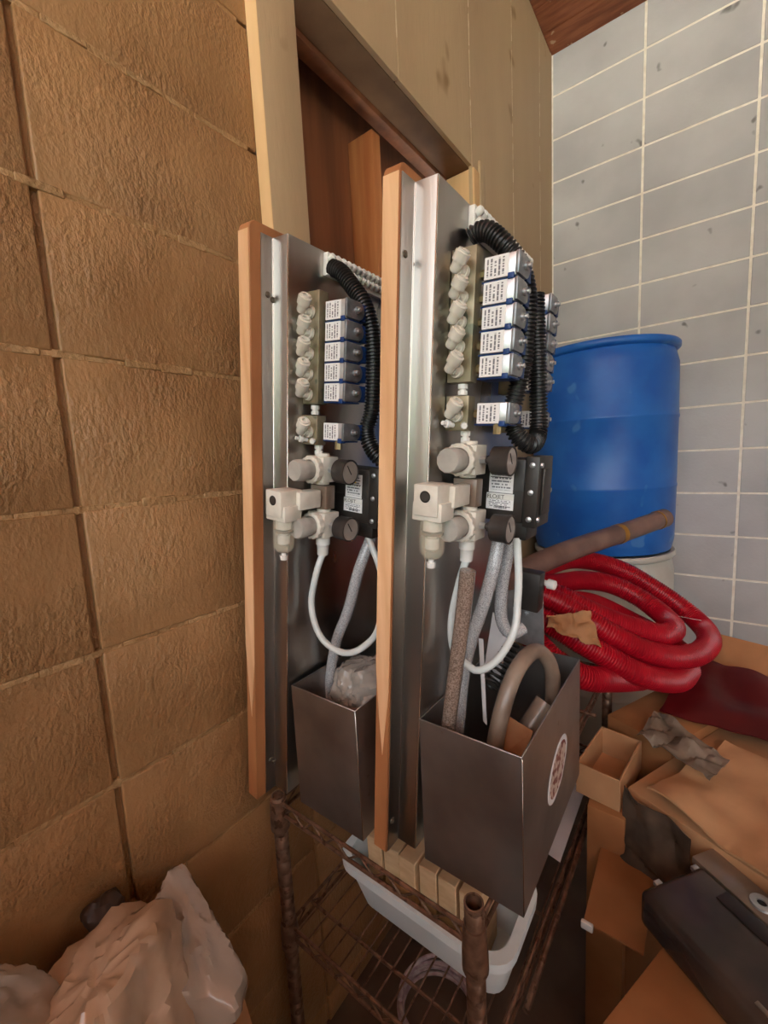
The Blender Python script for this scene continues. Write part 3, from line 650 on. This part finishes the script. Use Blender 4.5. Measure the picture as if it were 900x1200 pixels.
G().sweep([at(*q) - path[30] for q in [(795, 722, 1.22), (810, 725, 1.18), (822, 727, 1.16)]], .0008, 5, .01).obj('tie_wire', white_pl, rh)
ruffle('shaded_red_sheet', maroon, (.60, 1.20, .655), (.88, 1.21, .66), (.89, 1.42, .70), (.65, 1.42, .735), .02, 9, 'red plastic sheet coloured dark for the shade below the red hose coil', 'plastic sheet', th=.004, fr=7)
# brown pipe
pa = [at(585, 690, .98), at(612, 670, 1.0), at(650, 652, 1.05), at(690, 637, 1.12), at(730, 624, 1.2), at(778, 607, 1.28)]
pp = thing('brown_pipe', 'brown flexible pipe with a brass band pointing up across the blue drum', 'pipe', pa[0])
G().sweep([p - pa[0] for p in pa], .0265, 18).obj('pipe', pipe_brown, pp)
d = (pa[5] - pa[4]).normalized(); q = pa[4] - pa[0] - d * .028
G().lathe(q, d, [(0, .027), (0, .0282), (.018, .0282), (.018, .027)], 18).obj('brass_band', brass, pp)
G().lathe(pa[5] - pa[0] - d * .03, d, [(0, .0275), (.001, .0280), (.006, .0280), (.031, .0278), (.031, .022), (.02, .021), (.02, 0)], 18).obj('end_socket', pipe_brown, pp)
G().lathe(pa[5] - pa[0] - d * .034, d, [(0, .027), (0, .0283), (.003, .0283), (.003, .027)], 18).obj('joint_ring', brass, pp)

# ------------------------------------------------------------------ bags at the lower left
carton('tan cardboard box under the plastic bags by the brown wall', (.135, .05, 0), .05, .25, .42, 0, .53)
tag(crumple('plastic_bag', bag_clear, (.07, .02, .69), (.065, .09, .125), 11, 10, .06), 'smooth grey clear plastic bag leftmost against the brown wall', 'plastic bag')
tag(crumple('plastic_bag', bag_tan, (.135, .12, .655), (.11, .10, .13), 5, 14, .09, soft=24), 'crumpled tan plastic bag in the middle of the bag pile', 'plastic bag')
tag(crumple('plastic_bag', bag_clear, (.115, .235, .62), (.10, .06, .12), 8, 12, .06, soft=30), 'clear plastic bag with a shiny edge, rightmost of the bag pile', 'plastic bag')
tag(G().sheet([(.10, .215, .568), (.225, .155, .578), (.245, .25, .572), (.13, .29, .562)], .004).obj('cardboard_scrap', card), 'tan cardboard piece sticking out under the rightmost plastic bag', 'cardboard')
tag(crumple('dark_clump', dark_brown, (.024, .17, .725), (.022, .026, .03), 21, 9, .1, 16), 'dark brown crumpled lump at the brown wall behind the plastic bags', 'clump')  # small dark brown crumpled shape beside the wall
